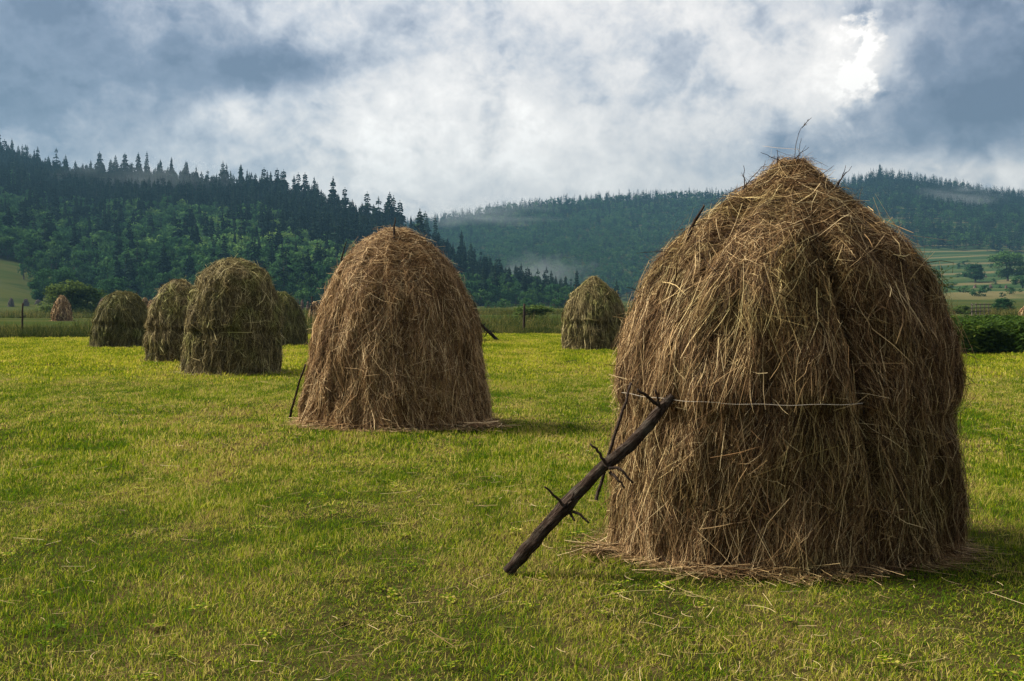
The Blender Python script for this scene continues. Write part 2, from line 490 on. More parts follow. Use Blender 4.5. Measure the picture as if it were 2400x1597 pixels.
def leafy(seed):
    r = np.random.default_rng(seed); b = MB(); n = 90
    h = 1.0 * r.uniform(0, 1, n) ** .8; a = r.uniform(0, 6.28, n); rr = .28 * np.sqrt(r.uniform(0, 1, n))
    for i in range(n):
        c = np.array([rr[i] * math.cos(a[i]), rr[i] * math.sin(a[i]), h[i]])
        an = r.uniform(0, 6.28); d = np.array([math.cos(an), math.sin(an), r.uniform(-.7, .5)]); w = np.cross(d, r.normal(0, 1, 3)); w /= np.linalg.norm(w)
        s = r.uniform(.06, .13)
        b.add([c, c + d * s + w * s * .35, c + d * s * 2, c + d * s - w * s * .35], [(0, 1, 2, 3)])
    b.tube([(0, 0, 0), (.02, .01, .9)], [.012, .005], 4)
    return b.arrays()
crop_protos = [leafy(500 + i) for i in range(5)]
cp = ring_points(28, 60, .33)
e = edge(cp[:, 0], cp[:, 1]); pxs = PX0 + F * cp[:, 0] / cp[:, 1]
cp = cp[(cp[:, 1] > e) & (cp[:, 1] < e + 10) & (pxs > 1850)]
n = len(cp)
scatter('leafy_crop', crop_protos, [M['crop']], np.stack([cp[:, 0], cp[:, 1], H(cp[:, 0], cp[:, 1])], 1),
        np.stack([rng.normal(0, .06, n), rng.normal(0, .06, n), rng.uniform(0, 6.28, n)], 1),
        np.stack([np.ones(n), np.ones(n), .85 + .35 * fbm(cp[:, 0] * .5, cp[:, 1] * .5, 71, 3)], 1), rng.integers(0, 5, n),
        'dense dark green crop standing waist high behind the biggest haystack', 'crop')
# rough pasture beyond
rp = ring_points(60, 150, 1.25, slope=.62)
g = fbm(rp[:, 0] * .06, rp[:, 1] * .035, 77, 3)
rp = rp[g > .44]
n = len(rp)
scatter('tall_grass', tall_protos, [M['tall']], np.stack([rp[:, 0], rp[:, 1], H(rp[:, 0], rp[:, 1])], 1),
        np.stack([np.zeros(n), np.zeros(n), rng.uniform(0, 6.28, n)], 1), np.stack([rng.uniform(1.4, 2.4, n)] * 2 + [rng.uniform(.6, 1.5, n)], 1),
        rng.integers(0, 6, n), 'patches of rough weeds on the pasture behind the meadow', 'weeds')

# ------------------------------------------------------------------ haystacks
class Stack:
    def __init__(s, cx, D, rows, base_row=None, ratio=.7, lean=0., seed=1, amp=.05, waist=None, rec=.07, z0=None):
        s.x0 = (cx - PX0) / F * D; s.y0 = D
        s.z0 = float(H(s.x0, D)) if z0 is None else z0
        z = np.array([CAMH + (PY0 - r[0]) / F * D for r in rows]) - s.z0
        w = np.array([r[1] for r in rows]) / F * D
        if D > 20: w = np.maximum(w - .075, .02)
        o = np.argsort(z); z = z[o]; w = w[o]
        if z[0] > 0: z = np.concatenate([[0], z]); w = np.concatenate([[w[0]], w])
        z[0] = 0
        zz = np.linspace(0, z[-1], 400); ww = np.interp(zz, z, w)
        # soften the measured outline a little
        ker = np.hanning(21); ker /= ker.sum()
        ww = np.convolve(np.concatenate([np.full(10, ww[0]), ww, np.linspace(ww[-1], 0, 10)]), ker, 'valid')
        s.H = z[-1]; ds = np.hypot(np.diff(zz), np.diff(ww))
        # close the top
        s.s = np.concatenate([[0], np.cumsum(ds)]); s.h = zz; s.r = ww
        s.S = s.s[-1]; s.ratio = ratio; s.lean = lean; s.seed = seed; s.amp = amp; s.waist = waist; s.rec = rec
        s.R = w.max()
        r = np.random.default_rng(seed); s.ph = r.uniform(0, 6.28, 40)
        s.crease = None
    def disp(s, th, h):
        ph = s.ph; d = 0
        for k, (a, f, g) in enumerate(((.36, 3, 1.9), (.36, 5, -3.1), (.4, 9, 4.3), (.34, 14, -6.1), (.26, 23, 1.7), (.2, 37, 3.1), (.2, 2, 5.2), (.22, 7, 9.0))):
            d = d + a * np.sin(f * th + g * h + ph[k] + .8 * np.sin(2.3 * h + ph[k + 10]))
        d = d * s.amp * .8
        if s.waist is not None:
            m = .72 + .28 * np.sin(2 * th + ph[20]) * np.sin(5 * th + ph[21])
            hh = h - s.waist + .03 * np.sin(3 * th + ph[22])
            d = d - s.rec * m * np.exp(-np.where(hh > 0, (hh / .035) ** 2, (hh / .11) ** 2)) + s.rec * .2 * m * np.exp(-((hh - .10) / .09) ** 2)
        if s.crease is not None:
            for (h0, t0, h1, t1, dep, wd) in s.crease:
                tc = t0 + (t1 - t0) * np.clip((h - h0) / (h1 - h0), 0, 1)
                dt = np.angle(np.exp(1j * (th - tc)))
                gate = smooth(min(h0, h1) - .1, min(h0, h1) + .15, h) * smooth(max(h0, h1) + .1, max(h0, h1) - .15, h)
                d = d - dep * gate * np.exp(-(dt / wd) ** 2)
        return d
    def pos(s, th, sl, off):
        sl_ = np.clip(sl, 0, s.S)
        h = np.interp(sl_, s.s, s.h); r = np.interp(sl_, s.s, s.r)
        dr = np.interp(np.clip(sl_ + .02, 0, s.S), s.s, s.r) - np.interp(np.clip(sl_ - .02, 0, s.S), s.s, s.r)
        dh = np.interp(np.clip(sl_ + .02, 0, s.S), s.s, s.h) - np.interp(np.clip(sl_ - .02, 0, s.S), s.s, s.h)
        nl = np.hypot(dr, dh) + 1e-6
        nr, nz = dh / nl, -dr / nl
        o = off + s.disp(th, h) * np.clip(r / (s.R * .5), .25, 1)
        spill = np.maximum(-sl, 0)
        r2 = r + o * nr + spill * .8
        z = np.maximum(h + o * nz, .012 + .25 * np.maximum(off, 0) * (spill > 0))
        return np.stack([s.lean * h + r2 * np.cos(th), (r2 - r * (1 - s.ratio)) * np.sin(th), z], -1)
    def build(s, name, mat, n, w, L, label, cat='haystack', group=None, messy=1.0, thick=.06, stray=.03, tilt_cap=.55):
        b = MB()
        # inner body of packed hay, coloured dark for the shade between straws
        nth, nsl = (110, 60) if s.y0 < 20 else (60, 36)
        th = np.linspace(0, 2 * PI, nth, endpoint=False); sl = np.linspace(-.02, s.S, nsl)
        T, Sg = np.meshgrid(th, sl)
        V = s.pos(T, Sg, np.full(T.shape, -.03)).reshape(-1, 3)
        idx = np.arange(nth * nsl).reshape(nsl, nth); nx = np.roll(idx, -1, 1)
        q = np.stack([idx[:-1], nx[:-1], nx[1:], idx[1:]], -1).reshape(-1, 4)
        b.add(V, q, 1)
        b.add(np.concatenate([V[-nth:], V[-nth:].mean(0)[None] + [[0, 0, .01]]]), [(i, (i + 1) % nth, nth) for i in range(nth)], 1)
        # straws
        r = np.random.default_rng(s.seed + 5)
        wt = np.maximum(s.r, .06); cdf = np.cumsum(wt); cdf /= cdf[-1]
        s0 = np.interp(r.uniform(0, 1, n), cdf, s.s)
        th0 = r.uniform(0, 2 * PI, n)
        k = 6
        t = np.linspace(0, 1, k)
        cap = smooth(.52, .82, s0 / s.S)
        sig = (.20 + tilt_cap * cap) * messy
        fl = .32 * np.sin(3 * th0 + 2.1 * s0 + s.ph[30]) + .3 * np.sin(7 * th0 - 3.3 * s0 + s.ph[31]) + .25 * np.sin(13 * th0 + 5.3 * s0 + s.ph[32])
        al = r.normal(0, 1, n) * sig + fl * (.35 + .6 * cap)
        ln = L * np.exp(r.normal(0, .38, n))
        sh = r.uniform(0, 1, n) < .38            # chaff: short broken bits lying every way
        ln = np.where(sh, ln * r.uniform(.15, .4, n), ln); al = np.where(sh, al + r.normal(0, .8, n), al)
        curl = r.normal(0, .5, n) + .4 * (r.uniform(0, 1, n) < .15) * r.normal(0, 2, n)
        layer = r.uniform(0, 1, n) ** 1.6 * thick
        lift = np.abs(r.normal(0, .022, n)) * (ln / L)
        st = r.uniform(0, 1, n) < stray
        al = np.where(st, r.normal(0, 1.0, n), al)
        lift = np.where(st, r.uniform(.02, .16, n) * L / .42, lift)
        A = al[:, None] + curl[:, None] * (t[None, :] - .3)
        seg = ln[:, None] / (k - 1)
        ss = s0[:, None] + .5 * ln[:, None] - np.concatenate([np.zeros((n, 1)), np.cumsum(np.cos(A[:, :-1]) * seg, 1)], 1)
        ss = np.minimum(ss, 2 * s.S - ss)             # over the top and down the other side
        reff = np.maximum(np.interp(np.clip(s0, 0, s.S), s.s, s.r), .10) * (1 - .5 * (1 - s.ratio))
        tt = th0[:, None] + np.concatenate([np.zeros((n, 1)), np.cumsum(np.sin(A[:, :-1]) * seg, 1)], 1) / reff[:, None]
        off = layer[:, None] - .02 * (1 - t[None, :]) ** 2 + lift[:, None] * t[None, :] ** 2
        up = (r.uniform(0, 1, n) < .3)[:, None]
        off = np.where(up, layer[:, None] - .02 * t[None, :] ** 2 + lift[:, None] * (1 - t[None, :]) ** 2, off)
        P = s.pos(tt, ss, off)
        P = P + r.normal(0, 1, (n, k, 3)) * .0055 * (L / .42)
        tan = P[:, -1] - P[:, 0]; tan /= np.linalg.norm(tan, axis=1)[:, None] + 1e-9
        rv = np.stack([np.cos(tt[:, 2]), np.sin(tt[:, 2]), np.full(n, .3)], 1) + r.normal(0, .55, (n, 3))
        W = np.cross(tan, rv); W /= np.linalg.norm(W, axis=1)[:, None] + 1e-9
        V, q = ribbons(P, W, w * np.exp(r.normal(0, .35, n)) * np.where(r.uniform(0, 1, n) < .1, 1.7, 1), [.8, 1, 1, 1, .9, .5])
        b.add(V, q)
        o = b.obj(name, [M[mat], M['packed_hay_shade']])
        o.location = (s.x0, s.y0, s.z0)
        tag(o, label, cat, group or 'haystacks on the mown meadow')
        s.o = o
        return o
    def local(s, px, py, Y):
        p = at(px, py, Y)
        return (p[0] - s.x0, p[1] - s.y0, p[2] - s.z0)

big = Stack(1826, 6.6, [(386, 8), (410, 34), (446, 75), (500, 149), (560, 218), (600, 260), (660, 297), (720, 322), (800, 355), (900, 372), (950, 364), (1000, 366), (1100, 372), (1200, 374), (1300, 378)],
            ratio=.66, lean=.034, seed=11, amp=.046, waist=.93, rec=.03)
big.crease = [(2.1, -1.5, .5, -1.22, .14, .03), (1.9, -.95, .9, -.85, .04, .05)]
big.build('haystack', 'hay_brown', 215000, .0021, .32, 'biggest brown haystack on the right, with a log leaning on it', thick=.07, tilt_cap=1.15, stray=.028, messy=1.0)
second = Stack(930, 13.0, [(546, 12), (562, 42), (600, 90), (650, 131), (700, 156), (760, 174), (860, 191), (950, 203), (1000, 210)], ratio=.62, lean=-.005, seed=23, amp=.046)
second.crease = [(2.2, -1.45, .3, -1.35, .05, .04)]
second.build('haystack', 'hay_rust', 130000, .0036, .34, 'orange brown haystack left of the biggest one, a pole tip at its top', thick=.08, tilt_cap=.95, messy=1.2)
third = Stack(545, 22.6, [(612, 14), (625, 46), (650, 80), (700, 97), (750, 107), (790, 110), (870, 110)], ratio=.75, seed=37, amp=.05, waist=.98, rec=.105, lean=.02)
third.build('haystack', 'hay_olive', 60000, .0065, .42, 'olive brown haystack with a dark waist, in front of a row at the left', thick=.09, stray=.04)
fourth = Stack(424, 27.0, [(660, 12), (680, 38), (710, 58), (760, 74), (800, 77), (848, 76)], ratio=.8, seed=41, amp=.05, waist=.90, rec=.105, lean=-.03)
fourth.build('haystack', 'hay_olive', 34000, .008, .42, 'greenish haystack half hidden behind the left side of the olive brown one', thick=.09)
fifth = Stack(283, 36.0, [(687, 14), (700, 38), (730, 58), (765, 66), (812, 67)], ratio=.8, seed=43, amp=.05, waist=.82, rec=.105, lean=.03)
fifth.build('haystack', 'hay_moss', 26000, .0105, .42, 'low dark mossy haystack at the left end of the row', thick=.09)
sixth = Stack(657, 37.0, [(688, 12), (705, 34), (740, 52), (770, 62), (810, 64)], ratio=.8, seed=47, amp=.05)
sixth.build('haystack', 'hay_moss', 22000, .0105, .42, 'dark mossy haystack peeping out between the olive and the orange brown ones', thick=.09)
seventh = Stack(1080, 41.0, [(690, 14), (720, 36), (750, 44), (800, 49)], ratio=.8, seed=53, amp=.05)
seventh.build('haystack', 'hay_olive', 13000, .011, .42, 'haystack almost hidden behind the right side of the orange brown one', thick=.09)
eighth = Stack(1394, 34.0, [(650, 4), (665, 25), (690, 52), (720, 68), (752, 75), (780, 76), (818, 74)], ratio=.8, seed=59, amp=.04, waist=.95, rec=.105, lean=-.015)
eighth.build('haystack', 'hay_olive', 28000, .010, .42, 'pointed haystack with a dark waist left of the biggest one', thick=.08)

# small stacks further off: hay hung on poles
def small_stack(cx, D, top, base, hw, mat, label, seed, group, n=3500):
    g = (base - top)
    zg = float(H((cx - PX0) / F * D, D)); zt = max(CAMH + (PY0 - top) / F * D, zg + .8 * g / F * D)
    top = PY0 - (zt - CAMH) * F / D; base = PY0 - (zg - CAMH) * F / D; g = base - top
    s = Stack(cx, D, [(top, hw * .15), (top + g * .12, hw * .42), (top + g * .3, hw * .66), (top + g * .55, hw * .88), (top + g * .75, hw), (base, hw * .96)], ratio=.95, seed=seed, amp=.07, z0=float(H((cx - PX0) / F * D, D)))
    return s.build('haystack', mat, n, .03 * D / 90, .5 * max(1, D / 150), label, group=group, thick=.1)
small_stack(145, 92, 694, 757, 22, 'hay_rust', 'slender rust coloured haystack on a pole leg beside the dark willow bush', 61, 'small haystacks on the pasture', 9000)
small_stack(340, 100, 699, 750, 15, 'hay_rust', 'rust coloured haystack showing just right of the low mossy one', 62, 'small haystacks on the pasture', 5000)
small_stack(356, 92, 704, 757, 13, 'hay_rust', 'narrow dark rust haystack in the gap left of the greenish one', 63, 'small haystacks on the pasture', 5000)
small_stack(243, 120, 699, 745, 16, 'hay_pink', 'pinkish haystack peeping over the left shoulder of the low mossy one', 64, 'small haystacks on the pasture')
small_stack(385, 150, 697, 735, 10, 'hay_pink', 'pale haystack peeping over the left shoulder of the greenish one', 65, 'small haystacks on the pasture')
small_stack(738, 80, 708, 758, 15, 'hay_rust', 'ragged rust haystack beside a post, touching the orange brown one in view', 66, 'small haystacks on the pasture', 6000)
for i, (x, D, lb) in enumerate(((26, 242, 'grey haystack at the left edge of the far field, leftmost of three'), (61, 246, 'grey haystack on the far field, middle of three'), (89, 256, 'paler grey haystack on the far field, rightmost of three by the bush'))):
    small_stack(x, D, 699 + i * 2, 716, 6.5, 'hay_grey', lb, 70 + i, 'grey haystacks on the far field', 1200)
for i, (x, t_, b_, D, lb) in enumerate(((688, 700, 716, 190, 'tiny pink haystack on the green slope, leftmost of three'), (708, 703, 718, 190, 'tiny pink haystack on the green slope, middle of three'), (722, 707, 719, 180, 'tiny pink haystack on the green slope, nearest the post'))):
    small_stack(x, D, t_, b_, 4.5, 'hay_pink', lb, 80 + i, 'pink haystacks on the green slope', 900)
small_stack(2402, 110, 722, 752, 14, 'hay_rust', 'rust haystack cut by the right edge of the photo', 90, 'small haystacks on the pasture')

# ------------------------------------------------------------------ sticks, poles, twine
def pts(*a): return [at(*p) for p in a]
# log leaning on the biggest stack
def rough(path, n, amp, seed):
    path = np.array(path); r = np.random.default_rng(seed)
    d = np.concatenate([[0], np.cumsum(np.linalg.norm(np.diff(path, axis=0), axis=1))])
    t = np.linspace(0, d[-1], n)
    p = np.stack([np.interp(t, d, path[:, k]) for k in range(3)], 1)
    p[1:-1] += r.normal(0, amp, (n - 2, 3))
    return p
log_path = pts((1190, 1341, 5.90), (1319, 1190, 5.90), (1422, 1087, 5.91), (1484, 1039, 5.93), (1545, 965, 5.97), (1575, 930, 6.03))
lp = rough(log_path, 26, .003, 5)
r_ = np.interp(np.linspace(0, 1, 26), [0, .1, .4, .7, .95, 1], [.036, .043, .039, .035, .031, .022]) * (1 + np.random.default_rng(3).normal(0, .05, 26))
b = MB(); b.tube(lp, r_, 14)
V0 = b.v[0]; ax = np.repeat(lp, 14, 0); g_ = np.tile(np.arange(14), 26) * 1.0; l_ = np.repeat(np.arange(26), 14) * 1.0
b.v[0] = ax + (V0 - ax) * (1 + (.30 * (vnoise(g_ * .9, l_ * .22, 5) - .5) + .16 * (vnoise(g_ * 1.7, l_ * 1.3, 8) - .5)))[:, None]   # weathered, ribbed wood
org = np.array(log_path[0])
def stick(name, path, r0, r1, mat, parent=None, n=8, amp=.002, sides=7, seed=1):
    b = MB(); p = rough(path, n, amp, seed)
    b.tube(p, np.linspace(r0, r1, n), sides)
    return b.obj(name, M[mat], parent, True)
log = b.obj('leaning_log', M['log_wood'], None, True)
tag(log, 'thick dark log with branch stubs leaning on the biggest haystack', 'log')
for i, (path, r0) in enumerate((
        (((1324, 1195, 5.88), (1310, 1172, 5.86), (1295, 1155, 5.84), (1276, 1141, 5.83)), .012),
        (((1342, 1200, 5.87), (1358, 1205, 5.84), (1381, 1226, 5.82)), .011),
        (((1336, 1200, 5.88), (1347, 1222, 5.84)), .012),
        (((1329, 1192, 5.88), (1338, 1172, 5.84), (1345, 1154, 5.82)), .008),
        (((1422, 1092, 5.88), (1405, 1062, 5.86), (1383, 1040, 5.85)), .013),
        (((1428, 1098, 5.86), (1446, 1096, 5.82), (1462, 1106, 5.80), (1484, 1132, 5.79)), .012),
        (((1428, 1106, 5.87), (1446, 1122, 5.83), (1464, 1144, 5.82)), .011),
        (((1545, 950, 5.96), (1530, 940, 5.93), (1512, 925, 5.90), (1494, 912, 5.88)), .015),
        (((1548, 955, 5.95), (1541, 935, 5.92), (1536, 914, 5.90)), .010))):
    stick('branch_stub', pts(*path), r0 * .85, r0 * .5, 'dark_wood', log, 9, .0028, 6, i)
tag(stick('leaning_pole', pts((1397, 1172, 6.06), (1412, 1120, 6.06), (1426, 1070, 6.04), (1443, 1015, 6.04), (1464, 950, 6.05), (1479, 898, 6.10)), .011, .008, 'dark_wood', None, 14, .004, 8, 9),
    'thin dark pole behind the log, against the left side of the biggest haystack', 'pole')
# twine round the waist
hz = CAMH + (PY0 - 932) / F * 5.95 - big.z0
ths = np.linspace(-2.75, -1.33, 60)
sl = np.interp(hz, big.h, big.s)
tw = big.pos(ths, np.full(60, sl), np.full(60, .0)) 
rmax = np.interp(hz, big.h, big.r) + .12
tw = np.stack([rmax * np.cos(ths), (rmax - np.interp(hz, big.h, big.r) * (1 - big.ratio)) * np.sin(ths), hz - .008 * (ths + 2.75) - .022 * np.sin((ths + 2.75) / 1.7 * PI) + .003 * np.sin(ths * 23)], -1)
b = MB(); b.tube(tw + np.array([big.x0, big.y0, big.z0]), .0011, 5)
mt, nt, out = new_mat('twine'); p = nt.nodes.new('ShaderNodeBsdfPrincipled'); p.inputs['Base Color'].default_value = (.55, .5, .42, 1); p.inputs['Roughness'].default_value = .7
nt.links.new(p.outputs[0], out.inputs['Surface']); M['twine'] = mt
tag(b.obj('twine', M['twine']), 'pale thin twine stretched round the waist of the biggest haystack', 'twine')

# poles sticking out of the stacks are parts of them
def part_stick(stk, name, path, r0, r1, mat='dark_wood', seed=1, amp=.002, n=6):
    o = stick(name, [stk.local(*p) for p in path], r0, r1, mat, stk.o, n, amp, 6, seed)
    return o
part_stick(big, 'pole_tip', [(1606, 572, 6.5), (1628, 520, 6.44), (1651, 482, 6.40)], .016, .006)
for i, path in enumerate(([(1742, 445, 6.5), (1745, 420, 6.5), (1743, 388, 6.5)], [(1745, 440, 6.5), (1760, 420, 6.48), (1795, 385, 6.46)], [(1750, 450, 6.5), (1748, 425, 6.47), (1738, 405, 6.45)],
                          [(1960, 440, 6.5), (1975, 415, 6.5), (1982, 388, 6.5)], [(1962, 432, 6.5), (1978, 412, 6.48), (1990, 400, 6.46)], [(1965, 435, 6.5), (1972, 418, 6.5), (1996, 390, 6.5)],
                          [(1822, 385, 6.5), (1823, 370, 6.5), (1822, 352, 6.5)], [(1850, 380, 6.5), (1872, 365, 6.5), (1896, 345, 6.5)], [(1845, 395, 6.5), (1822, 375, 6.48), (1783, 358, 6.46)],
                          [(1585, 592, 6.5), (1525, 590, 6.5), (1492, 594, 6.5)], [(2120, 622, 6.5), (2205, 610, 6.5), (2240, 617, 6.5), (2232, 640, 6.5)],
                          [(2236, 880, 6.5), (2262, 905, 6.5), (2284, 898, 6.5)], [(2238, 865, 6.5), (2270, 885, 6.5), (2292, 905, 6.5)])):
    part_stick(big, 'twig', path, .0032 if i not in (0, 3, 10) else .0045, .0014, 'dark_wood', 30 + i, .0035)
for i, path in enumerate(([(1862, 372, 6.5), (1866, 335, 6.5), (1874, 306, 6.5), (1893, 284, 6.5)], [(1872, 372, 6.5), (1874, 345, 6.5), (1878, 325, 6.5)], [(1990, 560, 6.45), (2030, 540, 6.4), (2050, 520, 6.4)][:0])):
    if not path: continue
    st = part_stick(big, 'grass_stalk', path, .0022, .0015, 'grey_wood', 50 + i, .001, 9)
b = MB()
for k in range(14):
    t = k / 13; c = np.array(big.local(1880 + 13 * t, 300 - 16 * t, 6.5)); r = np.random.default_rng(k); d = np.array([.6, 0, .8]) + r.normal(0, .35, 3)
    b.tube([c, c + d * .018], [.0025, .0005], 4)
b.obj('seed_head', M['grey_wood'], big.o)
# dry weed hanging out on the right shoulder
b = MB(); r = np.random.default_rng(12)
for k in range(22):
    c = np.array(big.local(2215 + r.uniform(-12, 22), 640 + r.uniform(-20, 45), 6.5)); d = r.normal(0, 1, 3); d /= np.linalg.norm(d)
    w = np.cross(d, r.normal(0, 1, 3)); w /= np.linalg.norm(w); s = r.uniform(.006, .016)
    b.add([c, c + d * s + w * s * .5, c + d * s * 2, c + d * s - w * s * .5], [(0, 1, 2, 3)])
    b.tube([np.array(big.local(2190 + r.uniform(-6, 6), 630 + r.uniform(0, 40), 6.5)), c], [.002, .001], 4)
b.obj('dry_weed', M['willow'], big.o)
part_stick(second, 'pole_tip', [(923, 560, 12.8), (924, 535, 12.8), (926, 510, 12.8)], .022, .005, 'dark_wood', 3)
part_stick(second, 'pole_tip', [(800, 612, 12.8), (805, 588, 12.75), (812, 566, 12.7)], .012, .006, 'dark_wood', 4)
tag(stick('leaning_pole', pts((679, 980, 13.6), (688, 945, 13.2), (699, 905, 12.9), (716, 855, 12.7)),   .019, .012, 'dark_wood', None, 10, .002, 8, 14),
    'thin dark pole leaning on the left side of the orange brown haystack', 'pole')
fl = stick('leaning_log', pts((1167, 799, 41.5), (1148, 780, 41.3), (1122, 758, 41)), .075, .06, 'dark_wood', None, 8, .006, 8, 15)
tag(fl, 'dark log with crossing stubs leaning on the nearly hidden haystack', 'log')
for path in ([(1150, 775, 41), (1141, 781, 41), (1136, 790, 41)], [(1142, 778, 41), (1150, 785, 41), (1156, 776, 41)], [(1126, 768, 41), (1134, 762, 41), (1138, 758, 41)]):
    stick('branch_stub', pts(*path), .035, .02, 'dark_wood', fl, 5, .004, 6, 3)
def post(px, top, base, D, r, label, seed):
    x = (px - PX0) / F * D; z0 = float(H(x, D)); zt = CAMH + (PY0 - top) / F * D
    b = MB(); p = rough([(x, D, z0 - .3), (x + .02, D, zt)], 10, .012, seed)
    b.tube(p, np.linspace(r, r * .75, 10), 8)
    # a nailed-on stub, as on hay drying poles
    c = p[6]; b.tube([c + np.array([-.14, 0, -.03]), c + np.array([.16, 0, .05])], r * .4, 6)
    tag(b.obj('wooden_post', M['dark_wood'], None, True), label, 'post', 'lone posts on the meadow edge')
post(52, 711, 790, 46, .05, 'lone dark post in the rough grass at the left edge', 1)
post(1228, 712, 780, 52, .075, 'lone dark post left of the pointed haystack', 2)
post(730, 695, 760, 78, .06, 'lone dark post in front of the ragged rust haystack', 3)
# small grey fence by the bush on the right
fr = bpy.data.objects.new('wooden_fence', None); link(fr)
D = 120; x0 = (2278 - PX0) / F * D; z0 = float(H(x0, D)); fr.location = (x0, D, z0)
tag(fr, 'small grey wooden fence beyond the crop, beside the low dark bush', 'fence')
for k in range(5):
    b = MB(); b.tube([(k * .5, 0, -.2), (k * .5, 0, 1.5)], [.07, .06], 6); b.obj('fence_post', M['grey_wood'], fr)
for z in (.5, .9, 1.3):
    b = MB(); b.tube([(-.2, -.07, z), (2.3, -.07, z + .05)], .05, 6); b.obj('rail', M['grey_wood'], fr)

# ------------------------------------------------------------------ loose hay on the ground
def loose(name, px, py, n, sx, sy, w, L, mat, label, seed, up=.05):
    r = np.random.default_rng(seed)
    D = CAMH * F / (py - PY0); cx = (px - PX0) / F * D
    x = cx + r.normal(0, sx, n); y = D + r.normal(0, sy, n)
    return straws(name, x, y, w, L, mat, label, r, up)
def straws(name, x, y, w, L, mat, label, r, up):
    n = len(x); k = 5; a = r.uniform(0, 2 * PI, n); cu = r.normal(0, .5, n); ln = L * np.exp(r.normal(0, .4, n))
    t = np.linspace(-.5, .5, k)
    ang = a[:, None] + cu[:, None] * t
    px_ = x[:, None] + np.cos(ang) * t * ln[:, None]; py_ = y[:, None] + np.sin(ang) * t * ln[:, None]
    z = H(px_, py_) + (.02 + r.uniform(0, up, n))[:, None] + r.normal(0, .25, n)[:, None] * t * ln[:, None] * .4
    P = np.stack([px_, py_, np.maximum(z, H(px_, py_) + .006)], -1)
    W = np.stack([-np.sin(a), np.cos(a), r.normal(0, .6, n)], 1); W /= np.linalg.norm(W, axis=1)[:, None]
    V, q = ribbons(P, W, w * np.exp(r.normal(0, .3, n)))
    b = MB(); b.add(V, q)
    return tag(b.obj(name, M[mat]), label, 'loose hay', None, 'stuff')
r = np.random.default_rng(99)
def around(st, n, spread, front=True):
    th = r.uniform(-PI, 0, n) if front else r.uniform(0, 2 * PI, n)
    rr = st.r[0] * (1 + np.abs(r.normal(0, spread, n)))
    return st.x0 + rr * np.cos(th), st.y0 + rr * st.ratio * np.sin(th)
x, y = around(big, 380, .02); xx, yy = at(1395, 1275, 6.4)[:2]; x = np.concatenate([x, xx + r.normal(0, .05, 130), (1780 - PX0) / F * 5.85 + r.normal(0, .28, 240)]); y = np.concatenate([y, yy - .05 + r.normal(0, .04, 130), 5.84 + r.normal(0, .035, 240)])
straws('loose_hay', x, y, .0030, .28, 'hay_brown', 'loose brown hay spilled round the foot of the biggest haystack', r, .06)
x, y = around(second, 600, .025); x = np.concatenate([x, (1120 - PX0) / F * 12.4 + r.normal(0, .16, 400)]); y = np.concatenate([y, 12.45 + r.normal(0, .08, 400)])
straws('loose_hay', x, y, .0048, .32, 'hay_rust', 'loose hay spilled round the foot of the orange brown haystack', r, .09)
pp = ring_points(3.4, 26, .10, r=r); dens = fbm(pp[:, 0] * .7, pp[:, 1] * .5, 91, 3)
pp = pp[dens + r.uniform(-.2, .2, len(pp)) > .575]
straws('loose_hay', pp[:, 0], pp[:, 1], .0019, .10, 'dry_straw', 'single dry straws strewn over the mown grass', r, .06)

# ------------------------------------------------------------------ trees
def spruce(seed, lev=20, per=7, rad=.17, low=.06, trunk=True, ragged=.38, gap=.0, tip=.62):
    r = np.random.default_rng(seed); b = MB()
    if trunk: b.tube([(0, 0, -.05), (r.normal(0, .004), 0, .5), (r.normal(0, .006), 0, .99)], [.016, .010, .002], 5, 1)
    for i in range(lev):
        if 2 < i < lev - 3 and r.uniform() < gap: continue
        t = i / (lev - 1); z = low + (1 - low) * t ** .95
        R = rad * (1 - t) ** tip * r.uniform(1 - ragged, 1 + ragged) + .008
        for j in range(per):
            if r.uniform() < .12: continue
            a = j / per * 2 * PI + i * 1.3 + r.normal(0, .25); L = R * r.uniform(.7, 1.15)
            d = np.array([math.cos(a), math.sin(a), 0]); w = np.array([-math.sin(a), math.cos(a), 0]); up = np.array([0, 0, 1.])
            c = up * z; dr = L * r.uniform(.25, .6); hw = L * .42 + .008
            b.add([c + up * .012, c + d * L * .55 - up * dr * .3 + w * hw, c + d * L - up * dr, c + d * L * .55 - up * dr * .3 - w * hw], [(0, 1, 2, 3)])
            b.add([c + up * .014, c + d * L * .6 - up * (dr * .5 + .03), c + d * L - up * dr, c + d * L * .6 - up * dr * .25], [(0, 1, 2, 3)])
    return b
